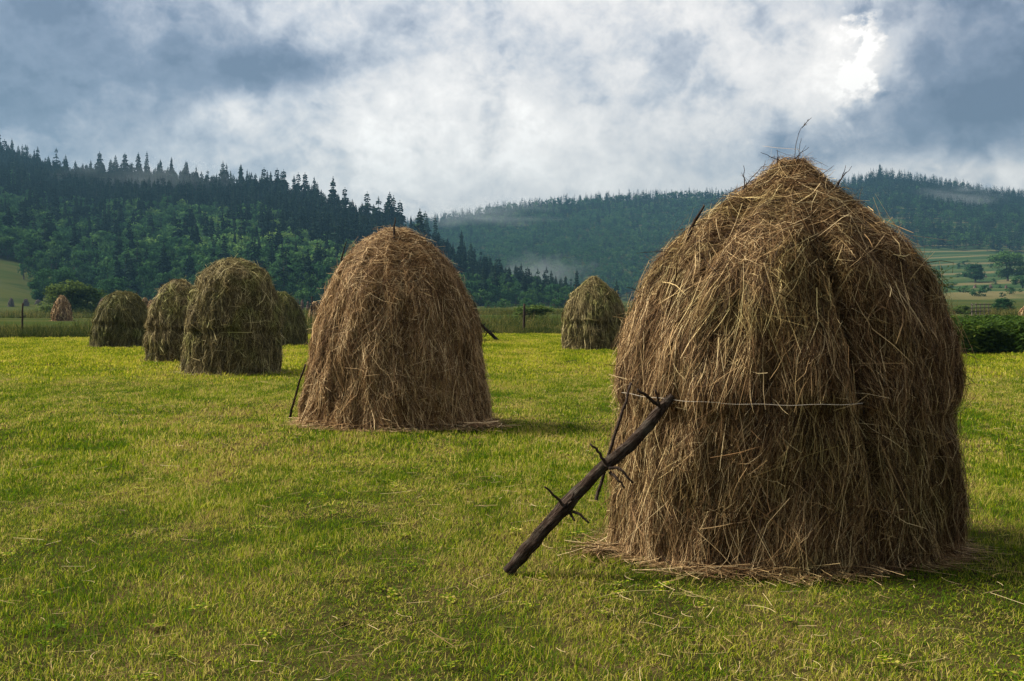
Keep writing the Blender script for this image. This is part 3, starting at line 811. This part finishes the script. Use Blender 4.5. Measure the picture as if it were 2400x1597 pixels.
def broad(seed, n=420, leaf=.05, squat=1.0, blobs=14, limbs=True):
    r = np.random.default_rng(seed); b = MB()
    b.tube([(0, 0, -.05), (r.normal(0, .01), r.normal(0, .01), .25), (r.normal(0, .03), r.normal(0, .03), .6)], [.03, .022, .008], 6, 1)
    C = []
    for i in range(blobs):
        a = r.uniform(0, 2 * PI); u = r.uniform(0, 1); rr = .30 * squat * math.sqrt(r.uniform(0, 1)) * (math.sin(PI * min(.96, .18 + .72 * u)) + .15)
        C.append((rr * math.cos(a), rr * math.sin(a), .22 + .62 * u, r.uniform(.10, .2)))
    for c in C[:6 if limbs else 0]:
        b.tube([(0, 0, .22), (c[0] * .5, c[1] * .5, (c[2] + .22) * .5 + .03), c[:3]], [.012, .008, .002], 4, 1)
    per = n // blobs
    for c in C:
        d = r.normal(0, 1, (per, 3)); d /= np.linalg.norm(d, axis=1)[:, None]
        p = np.array(c[:3]) + d * c[3] * (r.uniform(.35, 1.08, per)[:, None]) * np.array([1, 1, .85])
        nrm = d + r.normal(0, .5, (per, 3)); nrm /= np.linalg.norm(nrm, axis=1)[:, None]
        u = np.cross(nrm, r.normal(0, 1, (per, 3))); u /= np.linalg.norm(u, axis=1)[:, None]; v = np.cross(nrm, u)
        s = (leaf * r.uniform(.5, 1.2, per))[:, None]
        V = np.stack([p - u * s, p - v * s * .6, p + u * s, p + v * s * .6], 1).reshape(-1, 3)
        b.add(V, np.arange(per * 4).reshape(-1, 4))
    return b
SP = [spruce(600 + i, 20 + i % 3 * 2, 7, (.15, .20, .13, .18, .23, .12)[i % 6], (.05, .12, .2, .08, .05, .25)[i % 6]) for i in range(6)]
SP += [spruce(612, 18, 6, .12, .3, True, .6, .25, .5), spruce(613, 16, 6, .16, .18, True, .6, .2, .45), spruce(614, 22, 8, .24, .03, True, .3, .0, .8), spruce(615, 14, 5, .10, .4, True, .7, .3, .35)]
SPF = [spruce(620 + i, 11, 5, (.17, .2, .15, .18)[i], .05, False) for i in range(4)]
BR = [broad(640 + i, 460, .05, (1, 1.15, .85, 1.0, 1.3, .75)[i]) for i in range(6)]
BRF = [broad(660 + i, 170, .075, 1.15, 9, False) for i in range(4)]
BRN = [broad(680 + i, 6000, .03, (1.1, 1.35, 1.2)[i], 26) for i in range(3)]

def hill_points(px0, px1, d0, d1, sp, r):
    out = []
    y = d0
    while y < d1:
        xa, xb = (px0 - PX0) / F * y, (px1 - PX0) / F * y
        n = max(2, int((xb - xa) / sp))
        out.append(np.stack([np.linspace(xa, xb, n) + r.uniform(-.55, .55, n) * sp, y + r.uniform(-.55, .55, n) * sp], 1))
        y += sp
    return np.concatenate(out)
def rot_up(n, r): return np.stack([r.normal(0, .03, n), r.normal(0, .03, n), r.uniform(0, 6.28, n)], 1)
r = np.random.default_rng(2024)
hp = hill_points(-250, 1400, 325, 980, 4.9, r)
pxs = PX0 + F * hp[:, 0] / hp[:, 1]
hl, u = hill_left(pxs, hp[:, 1])
ok = (u > -.02) & (u < 1.12) & (pxs < 1345)
# clearing of pasture at the lower left, and small openings
ok &= ~((pxs < 125) & (u < .045 * np.clip((125 - pxs) / 100, 0, 1.6)))
ok &= ~((u < .1) & (fbm(hp[:, 0] * .03, hp[:, 1] * .03, 5, 2) > .66))
hp, pxs, u = hp[ok], pxs[ok], u[ok]
zz = H(hp[:, 0], hp[:, 1])
cl = fbm(hp[:, 0] * .018, hp[:, 1] * .012, 13, 3)
row = PY0 - F * (zz - CAMH) / hp[:, 1]
# dark spruces above, pale birches in the middle of the slope, broadleaf wood below
ridge_front = smooth(.52, .72, u + (cl - .5) * .5 - .18 * smooth(950, 500, pxs) * 0)
birch_zone = np.exp(-((pxs - 660) / 300) ** 2) * smooth(.10, .25, u) * smooth(.66, .46, u)
right_low = smooth(1000, 1150, pxs)
rv = r.uniform(0, 1, len(hp))
kind = np.where(rv < np.clip(ridge_front * .97 * (1 - .6 * right_low) + .16, 0, 1), 0, np.where(r.uniform(0, 1, len(hp)) < birch_zone * .95, 2, 1))
hgt = np.where(kind == 0, r.uniform(13, 21, len(hp)) * (1 + .18 * (cl - .5)), np.where(kind == 2, r.uniform(8, 14, len(hp)), r.uniform(8, 15, len(hp))))
hgt *= np.interp(u, [0, .08, .3, .9, 1.0], [.8, .95, 1.0, 1.0, 1.05]) * np.interp(pxs, [900, 1100, 1300], [1, .85, .7])
# individuals: the trees of the skyline and those along the foot of the wood; the rest of each kind is one mass
sky = (u > .94) & (u < 1.02) & (pxs > -10)
order_s = np.where(sky & (kind == 0))[0]; order_s = order_s[np.argsort(-(hgt[order_s] / hp[order_s, 1]))][:270]
foot = (u < .13) & (kind == 1) & (pxs > 60)
order_b = np.where(foot)[0]; order_b = order_b[np.argsort(hp[order_b, 1])][:170]
ind = np.zeros(len(hp), bool); ind[order_s] = True; ind[order_b] = True
SPM = [b.mesh('spruce_tree', [M['spruce'], M['bark']]) for b in SP]
BRM = [b.mesh('broadleaf_tree', [M['broadleaf'], M['bark']]) for b in BR]
for nm, ids, meshes, lab, grp in (('spruce_tree', order_s, SPM, 'dark spruce standing against the sky on the ridge of the left hill', 'spruces along the left ridge'),
                                  ('broadleaf_tree', order_b, BRM, 'green leafy tree at the foot of the wooded left hill', 'leafy trees along the foot of the left wood')):
    for i in ids:
        o = link(bpy.data.objects.new(nm, meshes[r.integers(0, len(meshes))]))
        o.location = (hp[i, 0], hp[i, 1], zz[i] - .3); o.rotation_euler = (0, 0, r.uniform(0, 6.28))
        h = hgt[i] * ((.85 + .75 * r.uniform() ** 2.2) if nm[0] == 's' else r.uniform(.8, 1.1)); wd = h * (r.uniform(.75, 1.1))
        o.scale = (wd, wd, h)
        tag(o, lab, 'spruce' if nm[0] == 's' else 'tree', grp)
def forest(name, sel, protos, mats, label):
    n = sel.sum(); P = np.stack([hp[sel, 0], hp[sel, 1], zz[sel] - .3], 1)
    h = hgt[sel]; w = h * r.uniform(.8, 1.2, n)
    scatter(name, [b.arrays() for b in protos], mats, P, rot_up(n, r), np.stack([w, w, h], 1), r.integers(0, len(protos), n), label, 'forest')
forest('spruce_forest', (kind == 0) & ~ind, SP, [M['spruce'], M['bark']], 'dark mass of spruces covering the upper slope of the left hill')
forest('broadleaf_forest', (kind == 1) & ~ind, BR, [M['broadleaf'], M['bark']], 'green leafy wood covering the lower slope of the left hill')
forest('birch_forest', (kind == 2) & ~ind, BR, [M['birch'], M['bark']], 'paler green young trees in the middle of the left hill')
# right-hand hill
hp = hill_points(880, 2650, 860, 1760, 8.5, r)
pxs = PX0 + F * hp[:, 0] / hp[:, 1]
k = np.interp(pxs, RR[:, 0], RR[:, 2])
t = (hp[:, 1] - 850) / 750
cl = fbm(hp[:, 0] * .006, hp[:, 1] * .005, 33, 3)
ok = (t > np.where(k > .5, .16 + .25 * (cl - .5), -.05)) & ~((k > .5) & (t < .42) & (cl > .52))
hp, pxs, t, cl, k = hp[ok], pxs[ok], t[ok], cl[ok], k[ok]
zz = H(hp[:, 0], hp[:, 1])
kind = np.where(r.uniform(0, 1, len(hp)) < np.clip(.15 + .75 * smooth(.55, 1, t) * np.where(k > .5, 1.3, .7) + .45 * (k > .5), 0, .95), 0, 1)
hgt = np.where(kind == 0, r.uniform(12, 20, len(hp)), r.uniform(9, 14, len(hp)))
forest('spruce_forest', kind == 0, SPF, [M['spruce'], M['bark']], 'bluish mass of spruces on the far hill behind the haystacks')
forest('broadleaf_forest', kind == 1, BRF, [M['broadleaf'], M['bark']], 'bluish green leafy wood covering the far hill')
# single trees one can point at: trunk and crown are parts
def tree(name, px, base, top, D, proto, mat, label, cat, squat=1.0, group=None, sink=0.0):
    x = (px - PX0) / F * D; z0 = float(H(x, D)); h = CAMH + (PY0 - top) / F * D - z0
    root = link(bpy.data.objects.new(name, None)); root.location = (x, D, z0); root.rotation_euler = (0, 0, px * 1.7)
    tag(root, label, cat, group)
    v, fl = proto.arrays()
    for part, mi, m in (('crown', 0, mat), ('trunk', 1, 'bark')):
        b = MB(); b.v = [(v * np.array([squat, squat, 1]) - np.array([0, 0, sink])) * h * 1.06 / (1 - sink)]; b.n = len(v); b.f = [(q, 0) for q, k_ in fl if k_ == mi]
        # keep only the vertices of this part
        used = np.unique(np.concatenate([q.ravel() for q, _ in b.f])); mp = np.full(b.n, -1); mp[used] = np.arange(len(used))
        b.v = [b.v[0][used]]; b.f = [(mp[q], 0) for q, _ in b.f]; b.n = len(used)
        b.obj(part, M[mat if mi == 0 else 'bark'], root)
    return root
tree('willow_bush', 158, 730, 660, 150, BRN[1], 'willow', 'dark olive willow bush behind the slender rust haystack', 'bush', 1.25, sink=.24)
tree('willow_bush', 205, 730, 668, 152, BRN[0], 'willow', 'dark olive willow bush, right half of the pair behind the rust haystack', 'bush', 1.25, sink=.24)
tree('round_bush', 128, 690, 630, 285, BRN[2], 'broadleaf', 'rounded green bush left of the willow bush, on the pasture edge', 'bush', 1.1, sink=.24)
tree('round_bush', 266, 705, 648, 280, BRN[0], 'broadleaf', 'green round bush above the low mossy haystack', 'bush', 1.15, sink=.24)
tree('round_bush', 1248, 742, 716, 95, BRN[1], 'willow', 'low olive bush behind the lone post left of the pointed haystack', 'bush', 2.6, sink=.24)
tree('round_tree', 2286, 655, 618, 560, BRN[0], 'broadleaf', 'dark round tree on the terraced slope, nearer to the biggest haystack', 'tree', 1.45)
tree('round_tree', 2362, 655, 590, 560, BRN[1], 'broadleaf', 'larger dark round tree on the terraced slope by the right edge', 'tree', 1.3)
tree('round_tree', 2397, 675, 646, 470, BRN[2], 'broadleaf', 'small dark tree cut by the right edge below the larger round one', 'tree', 1.8)
tree('round_bush', 2256, 745, 716, 130, BRN[2], 'willow', 'low dark bush between the biggest haystack and the grey fence', 'bush', 1.7, sink=.24)
tree('round_bush', 2352, 745, 698, 170, BRN[0], 'broadleaf', 'green bush right of the grey fence, beyond the crop', 'bush', 1.5, sink=.24)
tree('spruce_tree', 1352, 690, 636, 420, SP[0], 'spruce', 'lone dark spruce just left of the pointed haystack tip', 'spruce')
tree('spruce_tree', 1445, 705, 660, 420, SP[3], 'spruce', 'lone dark spruce behind the right shoulder of the pointed haystack', 'spruce')
tree('spruce_tree', 1308, 700, 668, 430, SP[2], 'spruce', 'small spruce at the right end of the near wood', 'spruce')
tree('spruce_tree', 984, 600, 500, 470, SP[1], 'spruce', 'dark spruce above the right shoulder of the orange brown haystack', 'spruce')
tree('spruce_tree', 1024, 640, 556, 470, SP[4], 'spruce', 'dark spruce standing clear of the ridge, right of the orange brown haystack', 'spruce')
tree('spruce_tree', 2062, 440, 386, 1590, SPF[0] if False else SP[1], 'spruce', 'tallest spruce on the skyline right of the biggest haystack top', 'spruce')
rb = np.random.default_rng(404)
for i in range(34):
    D = rb.uniform(320, 880); px = rb.uniform(2195, 2520); x = (px - PX0) / F * D; h = rb.uniform(2.2, 6.5) * (1.25 if D > 650 else .8)
    o = link(bpy.data.objects.new('hedge_bush', BRM[i % 6])); o.location = (x, D, float(H(x, D)) - h * .22); o.scale = (h * 1.5, h * 1.5, h); o.rotation_euler = (0, 0, i * 1.1)
    tag(o, 'small green bush in the hedgerows of the terraced slope on the right', 'bush', 'bushes in the hedgerows of the terraced slope')
for i in range(26):
    D = rb.uniform(262, 330); px = rb.uniform(60, 760) if i % 3 else rb.uniform(1110, 1320); x = (px - PX0) / F * D; h = rb.uniform(3.5, 7.5) if px < 800 else rb.uniform(2.5, 4.5)
    o = link(bpy.data.objects.new('round_bush', BRM[i % 6])); o.location = (x, D, float(H(x, D)) - h * .2); o.scale = (h * 1.35, h * 1.35, h); o.rotation_euler = (0, 0, i * 1.3)
    tag(o, 'rounded green bush on the pasture in front of the left wood', 'bush', 'bushes in front of the left wood')
for i, (x, yb, yt, D) in enumerate(((2273, 672, 660, 640), (2310, 666, 655, 660), (2342, 664, 650, 660), (2285, 700, 688, 480), (2322, 698, 684, 480), (2358, 695, 684, 500))):
    lbs = ('tiny pale hay cock below the dark round tree, leftmost on the upper field', 'tiny pale hay cock right of the dark round tree', 'tiny pale hay cock under the larger round tree',
           'tiny pale hay cock on the lower terrace, leftmost', 'tiny pale hay cock on the lower terrace, middle', 'tiny pale hay cock on the lower terrace, rightmost')
    small_stack(x, D, yt + 2, yb, 3.0, 'hay_pink', lbs[i], 200 + i, 'hay cocks on the terraced slope', 500)

# ------------------------------------------------------------------ haze
hz = MB()
x0, x1, y0, y1, z0, z1 = -2600, 2600, -60, 2650, -8, 330
hz.add([(x0, y0, z0), (x1, y0, z0), (x1, y1, z0), (x0, y1, z0), (x0, y0, z1), (x1, y0, z1), (x1, y1, z1), (x0, y1, z1)],
       [(0, 3, 2, 1), (4, 5, 6, 7), (0, 1, 5, 4), (1, 2, 6, 5), (2, 3, 7, 6), (3, 0, 4, 7)])
m, nt, out = new_mat('haze')
v = nt.nodes.new('ShaderNodeVolumePrincipled'); v.inputs['Density'].default_value = .0003; v.inputs['Color'].default_value = (.11, .235, .36, 1); v.inputs['Anisotropy'].default_value = .2
nt.links.new(v.outputs[0], out.inputs['Volume'])
tag(hz.obj('haze', m), kind='stuff')

def mist(px, py, D, sx, sy, sz, dens, seed, label):
    x, y, z = at(px, py, D); b = MB()
    V = []; n = 16; m_ = 9
    for i in range(m_):
        ph = PI * i / (m_ - 1) - PI / 2
        for j in range(n):
            a = 2 * PI * j / n; V.append((math.cos(ph) * math.cos(a), math.cos(ph) * math.sin(a), math.sin(ph)))
    q = [(i * n + j, i * n + (j + 1) % n, (i + 1) * n + (j + 1) % n, (i + 1) * n + j) for i in range(m_ - 1) for j in range(n)]
    b.add(V, q)
    m, nt, out = new_mat('mist'); X.nt = nt
    tc = nt.nodes.new('ShaderNodeTexCoord'); o = tc.outputs['Object']
    ln = nt.nodes.new('ShaderNodeVectorMath'); ln.operation = 'LENGTH'; nt.links.new(o, ln.inputs[0])
    ad = nt.nodes.new('ShaderNodeVectorMath'); ad.operation = 'ADD'; nt.links.new(o, ad.inputs[0]); ad.inputs[1].default_value = (seed, seed * 2.3, 0)
    nz = X(noise(nt, ad.outputs[0], 1.7, 5, .62, .6))
    f = X.op('MAXIMUM', (1.0 - X(ln.outputs['Value'])) * 1.1 + (nz - .5) * 3.2 - .25, 0.0)
    v = nt.nodes.new('ShaderNodeVolumePrincipled'); v.inputs['Color'].default_value = (.62, .7, .76, 1)
    nt.links.new((f * dens).s, v.inputs['Density']); nt.links.new(v.outputs[0], out.inputs['Volume'])
    o_ = b.obj('mist', m); o_.location = (x, y, z); o_.scale = (sx, sy, sz)
    tag(o_, label, 'mist', None, 'stuff')
mist(1120, 505, 1300, 130, 90, 24, .004, 1.0, 'thin mist lying on the far hill above the end of the left ridge')
mist(1275, 655, 900, 55, 60, 34, .008, 2.0, 'pale mist rising from the valley behind the near wood')
mist(330, 425, 690, 75, 35, 16, .006, 3.0, 'wisp of mist in front of the ridge spruces')
mist(40, 455, 690, 60, 35, 16, .006, 4.0, 'wisp of mist on the left hill near the edge of the photo')
mist(2240, 470, 1350, 70, 60, 24, .008, 5.0, 'wisp of mist on the far hill right of the biggest haystack')

# ------------------------------------------------------------------ sky and sun
w = bpy.data.worlds.new('World'); SC.world = w; w.use_nodes = True
nt = w.node_tree; nt.nodes.clear(); X.nt = nt
SUN_AZ, SUN_EL = math.radians(-79), math.radians(43)      # azimuth measured from +Y towards +X
out = nt.nodes.new('ShaderNodeOutputWorld'); bg = nt.nodes.new('ShaderNodeBackground')
tc = nt.nodes.new('ShaderNodeTexCoord'); d = tc.outputs['Generated']
sep = nt.nodes.new('ShaderNodeSeparateXYZ'); nt.links.new(d, sep.inputs[0])
dx, dy, dz = (X(sep.outputs[i]) for i in range(3))
az = X.op('ARCTAN2', dx, dy) * (180 / PI); el = X.op('ARCSINE', dz) * (180 / PI)
v3 = vscale(nt, d, (1, 1, 1.15))
wa = X(noise(nt, v3, 5, 4, .6)) - .5
off = nt.nodes.new('ShaderNodeVectorMath'); off.operation = 'ADD'; nt.links.new(v3, off.inputs[0]); off.inputs[1].default_value = (3.1, 7.7, 1.3)
wb = X(noise(nt, off.outputs[0], 5, 4, .6)) - .5
azw = az + wa * 4.5; elw = el + wb * 3.0
n_big = X(noise(nt, v3, 4.2, 7, .58, .3)) - .5
n_det = X(noise(nt, off.outputs[0], 15, 9, .66, .3)) - .5
n_fin = X(noise(nt, v3, 45, 6, .6, .3)) - .5
bil = 1.0 - X.op('ABSOLUTE', (X(noise(nt, off.outputs[0], 8, 5, .55, .4)) - .5) * 3.2)
bil2 = 1.0 - X.op('ABSOLUTE', (X(noise(nt, v3, 21, 5, .6, .4)) - .5) * 3.0)
st1 = X.op('MINIMUM', X.op('MAXIMUM', (bil - .62) * 4.5 + n_fin * 2.5 + .5, 0.0), 1.0)
st2 = X.op('MINIMUM', X.op('MAXIMUM', (n_big + n_det * .6) * 7.0 + .5, 0.0), 1.0)
val = (st1 - .5) * .09 + (st2 - .5) * .05 + n_big * .12 + n_det * .46 + n_fin * .34 + (bil - .6) * .18 + (bil2 - .6) * .14 + .57
DEG = 180 / PI / F
for (px, py, sx, sy, rot, wt) in (
        (120, 130, 580, 200, 0, -.46), (690, 148, 240, 46, 7, -.38), (100, 310, 420, 90, 0, -.16), (1000, 330, 430, 145, 0, .27), (560, 268, 60, 38, 0, .26),
        (1235, 320, 70, 130, 0, .11), (2030, 95, 34, 95, -18, .62), (1970, 70, 60, 40, 20, .22), (1930, 195, 140, 60, 25, .32), (2330, 110, 210, 200, 0, -.48), (2250, 260, 330, 85, 12, -.42),
        (1800, 320, 220, 60, 22, -.14), (2000, 405, 220, 34, 0, .24), (2370, 395, 120, 28, -10, .36), (1340, 160, 120, 90, 0, -.10), (1160, 435, 90, 34, 0, -.13),
        (1500, 425, 320, 40, 0, .10), (2015, 20, 60, 30, 0, -.4), (1050, 40, 200, 60, 0, -.06), (1600, 60, 300, 100, 0, -.04), (800, 440, 300, 70, 0, .08)):
    a0 = math.atan((px - PX0) / F) * 180 / PI; e0 = math.atan((PY0 - py) / F * math.cos(math.radians(a0))) * 180 / PI
    c_, s_ = math.cos(math.radians(rot)), math.sin(math.radians(rot))
    rg = 9.0 if wt > .3 and sx < 100 else 1.5
    da = azw - a0 + n_det * rg + n_fin * (rg * .5); de = elw - e0 + (bil2 - .6) * (rg * .35)
    qa = (da * c_ + de * s_) * (1 / (sx * DEG)); qe = (de * c_ - da * s_) * (1 / (sy * DEG))
    val = val + X.op('EXPONENT', (qa * qa + qe * qe) * -1.0) * wt
cloud = ramp(nt, val.s, [(.05, (.078, .094, .135)), (.26, (.135, .156, .205)), (.42, (.245, .258, .295)), (.56, (.385, .388, .405)), (.72, (.56, .53, .505)), (.90, (.72, .67, .62)), (1, (.82, .77, .71))])
# brighter overcast overhead, unseen sky behind the camera dimmed to darken the stack fronts
up = X.op('SMOOTHSTEP', 0, 1, 0) if False else None
t_ = X.op('MINIMUM', X.op('MAXIMUM', (el - 19.0) / 30.0, 0.0), 1.0)
bk = X.op('MINIMUM', X.op('MAXIMUM', dy * -1.0 + .1, 0.0), 1.0)
gain = (t_ * .25 + .86) * (1.0 - bk * .88)
hue = nt.nodes.new('ShaderNodeVectorMath'); hue.operation = 'SCALE'; nt.links.new(cloud, hue.inputs[0]); nt.links.new(gain.s, hue.inputs['Scale'])
sky = nt.nodes.new('ShaderNodeTexSky'); sky.sky_type = 'NISHITA'; sky.sun_disc = False; sky.sun_elevation = SUN_EL; sky.sun_rotation = SUN_AZ
skys = nt.nodes.new('ShaderNodeVectorMath'); skys.operation = 'SCALE'; nt.links.new(sky.outputs[0], skys.inputs[0]); skys.inputs['Scale'].default_value = .10
mx = mix(nt, .9, skys.outputs[0], hue.outputs[0])
nt.links.new(mx, bg.inputs['Color']); bg.inputs['Strength'].default_value = 1.0
nt.links.new(bg.outputs[0], out.inputs['Surface'])
try: w.cycles.sampling_method = 'MANUAL'; w.cycles.sample_map_resolution = 1024
except Exception: pass
sl_ = bpy.data.lights.new('sun', 'SUN'); sl_.energy = 5.0; sl_.angle = math.radians(15); sl_.color = (1, .90, .74)
so = link(bpy.data.objects.new('sun', sl_))
from mathutils import Vector
sd = Vector((math.sin(SUN_AZ) * math.cos(SUN_EL), math.cos(SUN_AZ) * math.cos(SUN_EL), math.sin(SUN_EL)))
so.rotation_euler = sd.to_track_quat('Z', 'Y').to_euler(); so.location = sd * 60

# ------------------------------------------------------------------ camera
cam = bpy.data.cameras.new('camera'); cam.sensor_width = 36; cam.lens = 36 * F / 2400
cam.shift_y = -(798.5 - PY0) / 2400; cam.clip_start = .05; cam.clip_end = 6000
co = link(bpy.data.objects.new('camera', cam)); co.location = (0, 0, CAMH); co.rotation_euler = (PI / 2, 0, 0)
SC.camera = co
vs = SC.view_settings; vs.view_transform = 'Standard'; vs.look = 'None'; vs.exposure = 1.2; vs.gamma = 1; vs.use_curve_mapping = False
SC.cycles.max_bounces = 6; SC.cycles.diffuse_bounces = 3; SC.cycles.transmission_bounces = 4; SC.cycles.volume_bounces = 0; SC.cycles.transparent_max_bounces = 8
SC.cycles.use_denoising = True
